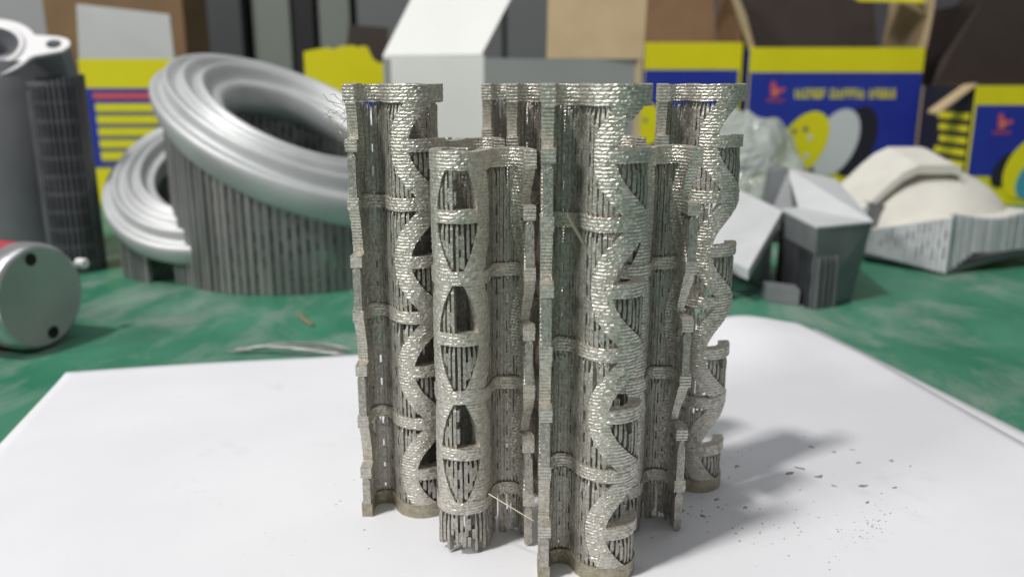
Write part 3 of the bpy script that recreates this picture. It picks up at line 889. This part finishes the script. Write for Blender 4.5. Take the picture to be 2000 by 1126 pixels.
# far right carton ------------------------------------------------
c3 = thing("carton", "blue and yellow carton with yellow dotted side lettering beyond the cream dome", "carton", (4.3, 7.3, 0))
F = frame3((3.84, 7.0, 0), (1, .03), (-.03, 1))
W3, H3, D3 = 1.2, .985, .9
carton_walls(c3, F, W3, D3, H3, (M['yellow'], M['blue'], M['kraft'], M['blackprint']))
patch(c3, F, .004, W3, .245, .83, M['blue'])
emblem(c3, F, .25, .68, .09, M['redprint'], M['pinkprint'])
ellipse(c3, F, .33, .30, .10, .17, .6, M['blackprint'], .008)
ellipse(c3, F, .52, .32, .19, .28, .5, M['yellow'], .011)
ellipse(c3, F, .56, .22, .12, .18, .5, M['cyanprint'], .014)
text_lines(c3, F, .06, .55, [.76, .66, .56, .46, .36], .055, M['yellow'], 'side')
flap(c3, [F(0, .03, H3), F(0, .22, H3 - .01), F(-.27, .24, .76), F(-.25, .16, .75), F(-.27, .08, .745)], M['kraft'], (0, 0, .02))
flap(c3, [F(.1, D3, H3), F(W3, D3, H3), F(W3, D3 + .1, 1.8), F(.55, D3 + .1, 1.8), F(.2, D3 + .1, 1.2)], M['darkbrown'])

# left carton -----------------------------------------------------
c4 = thing("carton", "carton with yellow text lines and a raised pale flap beside the flanged tube", "carton", (-3.1, 7.3, 0))
F = frame3((-3.58, 7.06, 0), (1, 0.06), (-.06, 1))
W4, H4, D4 = .80, 1.20, 1.3
carton_walls(c4, F, W4, D4, H4, (M['yellow'], M['blue'], M['kraft'], M['yellow']))
patch(c4, F, .004, W4 - .004, .31, .965, M['blue'])
patch(c4, F, .09, W4 - .06, .875, .93, M['redprint'], "text_line", .007)
text_lines(c4, F, .10, W4 - .06, [.84, .74, .64, .54, .44], .065, M['yellow'])
for z in (.765, .665, .565, .465, .365):
    patch(c4, F, .10, W4 - .06, z - .025, z, M['cab_mid'], "text_line", .0065)
ellipse(c4, F, .26, .19, .03, .03, 0, M['cab_mid'], .006, "printed_dot", 16)
flap(c4, [F(.01, 0, H4), F(W4 - .02, 0, H4), F(W4 - .06, .10, 1.56), F(.0, .10, 1.64)], M['cardgrey'])

# torn yellow carton ----------------------------------------------
c5 = thing("carton", "yellow carton with a ragged torn top edge behind the grey ring part", "carton", (-1.3, 7.3, 0))
F = frame3((-1.70, 7.0, 0), (1, 0), (0, 1))
W5, H5, D5 = 1.0, 1.12, .9
carton_walls(c5, F, W5, D5, H5, (M['yellow'], M['yellow'], M['brown'], M['yellow']))
rr = random.Random(5)
top = [F(0, .0, H5)] + [F(x, .0, 1.25 + .05 * math.sin(x * 3) + rr.uniform(-.012, .012)) for x in np.linspace(.0, .52, 14)] + [F(.56, 0, 1.20), F(.60, 0, 1.17)] + [F(x, 0, 1.165 + rr.uniform(-.006, .006)) for x in np.linspace(.62, 1.0, 8)] + [F(1.0, 0, H5)]
MB().prism(top, F(0, .03, 0) - F(0, 0, 0)).part("torn_edge", M['yellow'], c5)
patch(c5, F, .004, W5 - .004, .17, .90, M['blue'])
emblem(c5, F, .24, .80, .11, M['redprint'], M['pinkprint'])
ellipse(c5, F, .36, .58, .10, .06, 0, M['whiteprint'], .010)
patch(c5, F, .1, .3, .60, .88, M['redprint'], "printed_panel", .0055)
flap(c5, [F(.15, D5, H5), F(.55, D5, H5), F(.56, D5 + .05, 1.50), F(.20, D5 + .05, 1.53)], M['darkbrown'])

# white box -------------------------------------------------------
c6 = thing("white_box", "white cardboard box with a leaning white lid flap and an upright tan flap", "box", (0.1, 6.4, 0))
cx_, cy_ = -.19, 5.75
LA = Vector((-.70, .16)); RA = Vector((1.13, .42))
def wallq(name, p, q_, h, m, th=.03):
    p, q_ = Vector((*p, 0)), Vector((*q_, 0)); t = (q_ - p).normalized(); nn = Vector((t.y, -t.x, 0)) * -th
    return MB().prism([p + Vector((0, 0, .003)), q_ + Vector((0, 0, .003)), q_ + nn + Vector((0, 0, .003)), p + nn + Vector((0, 0, .003))], (0, 0, h)).part(name, m, c6)
pc = Vector((cx_, cy_)); pl = pc + LA; pr = pc + RA; pb = pl + RA
wallq("front_panel", pl, pc, 1.185, M['cardwhite']); wallq("side_panel", pc, pr, 1.165, M['cardgrey'])
wallq("side_panel", pr, pb, 1.165, M['kraft']); wallq("back_panel", pb, pl, 1.165, M['cardgrey'])
MB().prism([(pl.x, pl.y, 1.19), (pc.x - .015, pc.y, 1.19), (pc.x + .24, pc.y + .30, 1.68), (pl.x + .21, pl.y + .32, 1.66)], (0, .02, .006)).part("flap", M['cardwhite'], c6)
MB().prism([(pr.x - .70, pr.y - .24, 1.172), (pr.x - .0, pr.y - .02, 1.172), (pr.x + .06, pr.y + .25, 1.72), (pr.x - .68, pr.y + .05, 1.72)], (0, .02, .006)).part("flap", M['kraft'], c6)

# large brown carton at the back left -----------------------------
c7 = thing("cardboard_box", "tall plain brown cardboard box behind the pale flap of the left carton", "cardboard box", (-4.0, 8.9, 0))
F = frame3((-4.72, 8.75, 0), (1, 0), (0, 1))
carton_walls(c7, F, 1.40, .7, 2.1, (M['brown'], M['brown'], M['brown'], M['brown']), inner=M['brown'])
flap(c7, [F(0, 0, 2.1), F(1.40, 0, 2.1), F(1.42, -.1, 2.4), F(0, -.1, 2.4)], M['brown'])

# ------------------------------------------------------------------ cabinets behind the table
def cabinet(name, label, x0, x1, y, z1, m, doors, handle=True):
    t = thing(name, label, "cabinet", ((x0 + x1) / 2, y, -6.99))
    MB().box((x0, y + .06, -6.99), (x1, y + 1.5, z1)).part("carcass", M['cab_black'], t)
    n = len(doors) - 1
    for i in range(n):
        g = .03
        d = MB().box((doors[i] + g, y, -6.8), (doors[i + 1] - g, y + .05, z1 - .1)).part("door", m[i % len(m)], t)
        if handle:
            MB().box((doors[i + 1] - g - .22, y - .08, -2.6), (doors[i + 1] - g - .14, y, -1.6)).part("handle", M['silver'], d)
    return t
cabinet("steel_cabinet", "dark grey steel cabinet standing behind the table and the ring part", -4.85, -3.60, 11.6, 4.2, [M['cab_dark']], [-4.85, -3.60])
cabinet("steel_cabinet", "greenish grey steel cabinet behind the torn yellow carton", -3.56, -2.72, 11.8, 4.2, [M['cab_green']], [-3.56, -3.0])
cabinet("steel_cabinet", "pale greenish narrow cabinet behind the torn yellow carton", -2.68, -2.20, 11.9, 4.2, [M['cab_green']], [-2.68, -2.20])
cabinet("steel_cabinet", "wide mid grey steel cabinet behind the white box", -2.12, 1.9, 11.7, 4.2, [M['cab_mid']], [-2.12, -.1, 1.9])
cabinet("steel_cabinet", "purple grey steel cabinet behind the far right carton", 1.95, 9.5, 11.6, 4.2, [M['cab_purple'], M['cab_purple']], [1.95, 4.2, 6.55, 9.5])
mb = MB().box((-16, 13.5, -7.0), (16, 13.8, 9)); o = mb.single("wall", M['wall'], None, None); o["kind"] = "structure"
mb = MB().box((-9.6, 11.2, -6.99), (-5.0, 11.5, 4.2))
mb.single("wall_panel", M['wall'], "pale grey upright panel behind the brown cardboard box", "panel")
# dark brown carton leaning behind the far right one
c8 = thing("cardboard_box", "dark brown cardboard box standing behind the far right carton", "cardboard box", (4.9, 8.9, 0))
F = frame3((4.40, 8.6, 0), (1, -.04), (.04, 1))
carton_walls(c8, F, 1.7, .8, 1.75, (M['darkbrown'],) * 4)
flap(c8, [F(0, .0, 1.75), F(1.7, 0, 1.75), F(1.7, .1, 2.3), F(.35, .1, 2.3)], M['darkbrown'])

# ------------------------------------------------------------------ scraps on the table
sl = MB(); r5 = random.Random(8)
for k in range(5):
    y0 = 2.99 + .010 * k
    pts = [(-1.08 + .47 * t, y0 + .02 * math.sin(t * 5 + k) - .02 * t, .012 + .012 * math.sin(math.pi * t) + .003 * k * math.sin(math.pi * t)) for t in np.linspace(.03 * k, 1 - .03 * r5.random() * k, 12)]
    sl.tube(pts, [.002] + [.0045] * 10 + [.001])
sl.single("metal_sliver", M['skirt'], "long thin grey metal offcut on the green table behind the paper", "metal scrap")
MB().tube([(-.955, 3.55, .008), (-.90, 3.44, .010), (-.845, 3.36, .007)], [.008, .011, .007]).single("brass_sliver", mat("dull_brass", (.42, .36, .22), .45, .6), "short dull brass coloured sliver on the green table", "metal scrap")
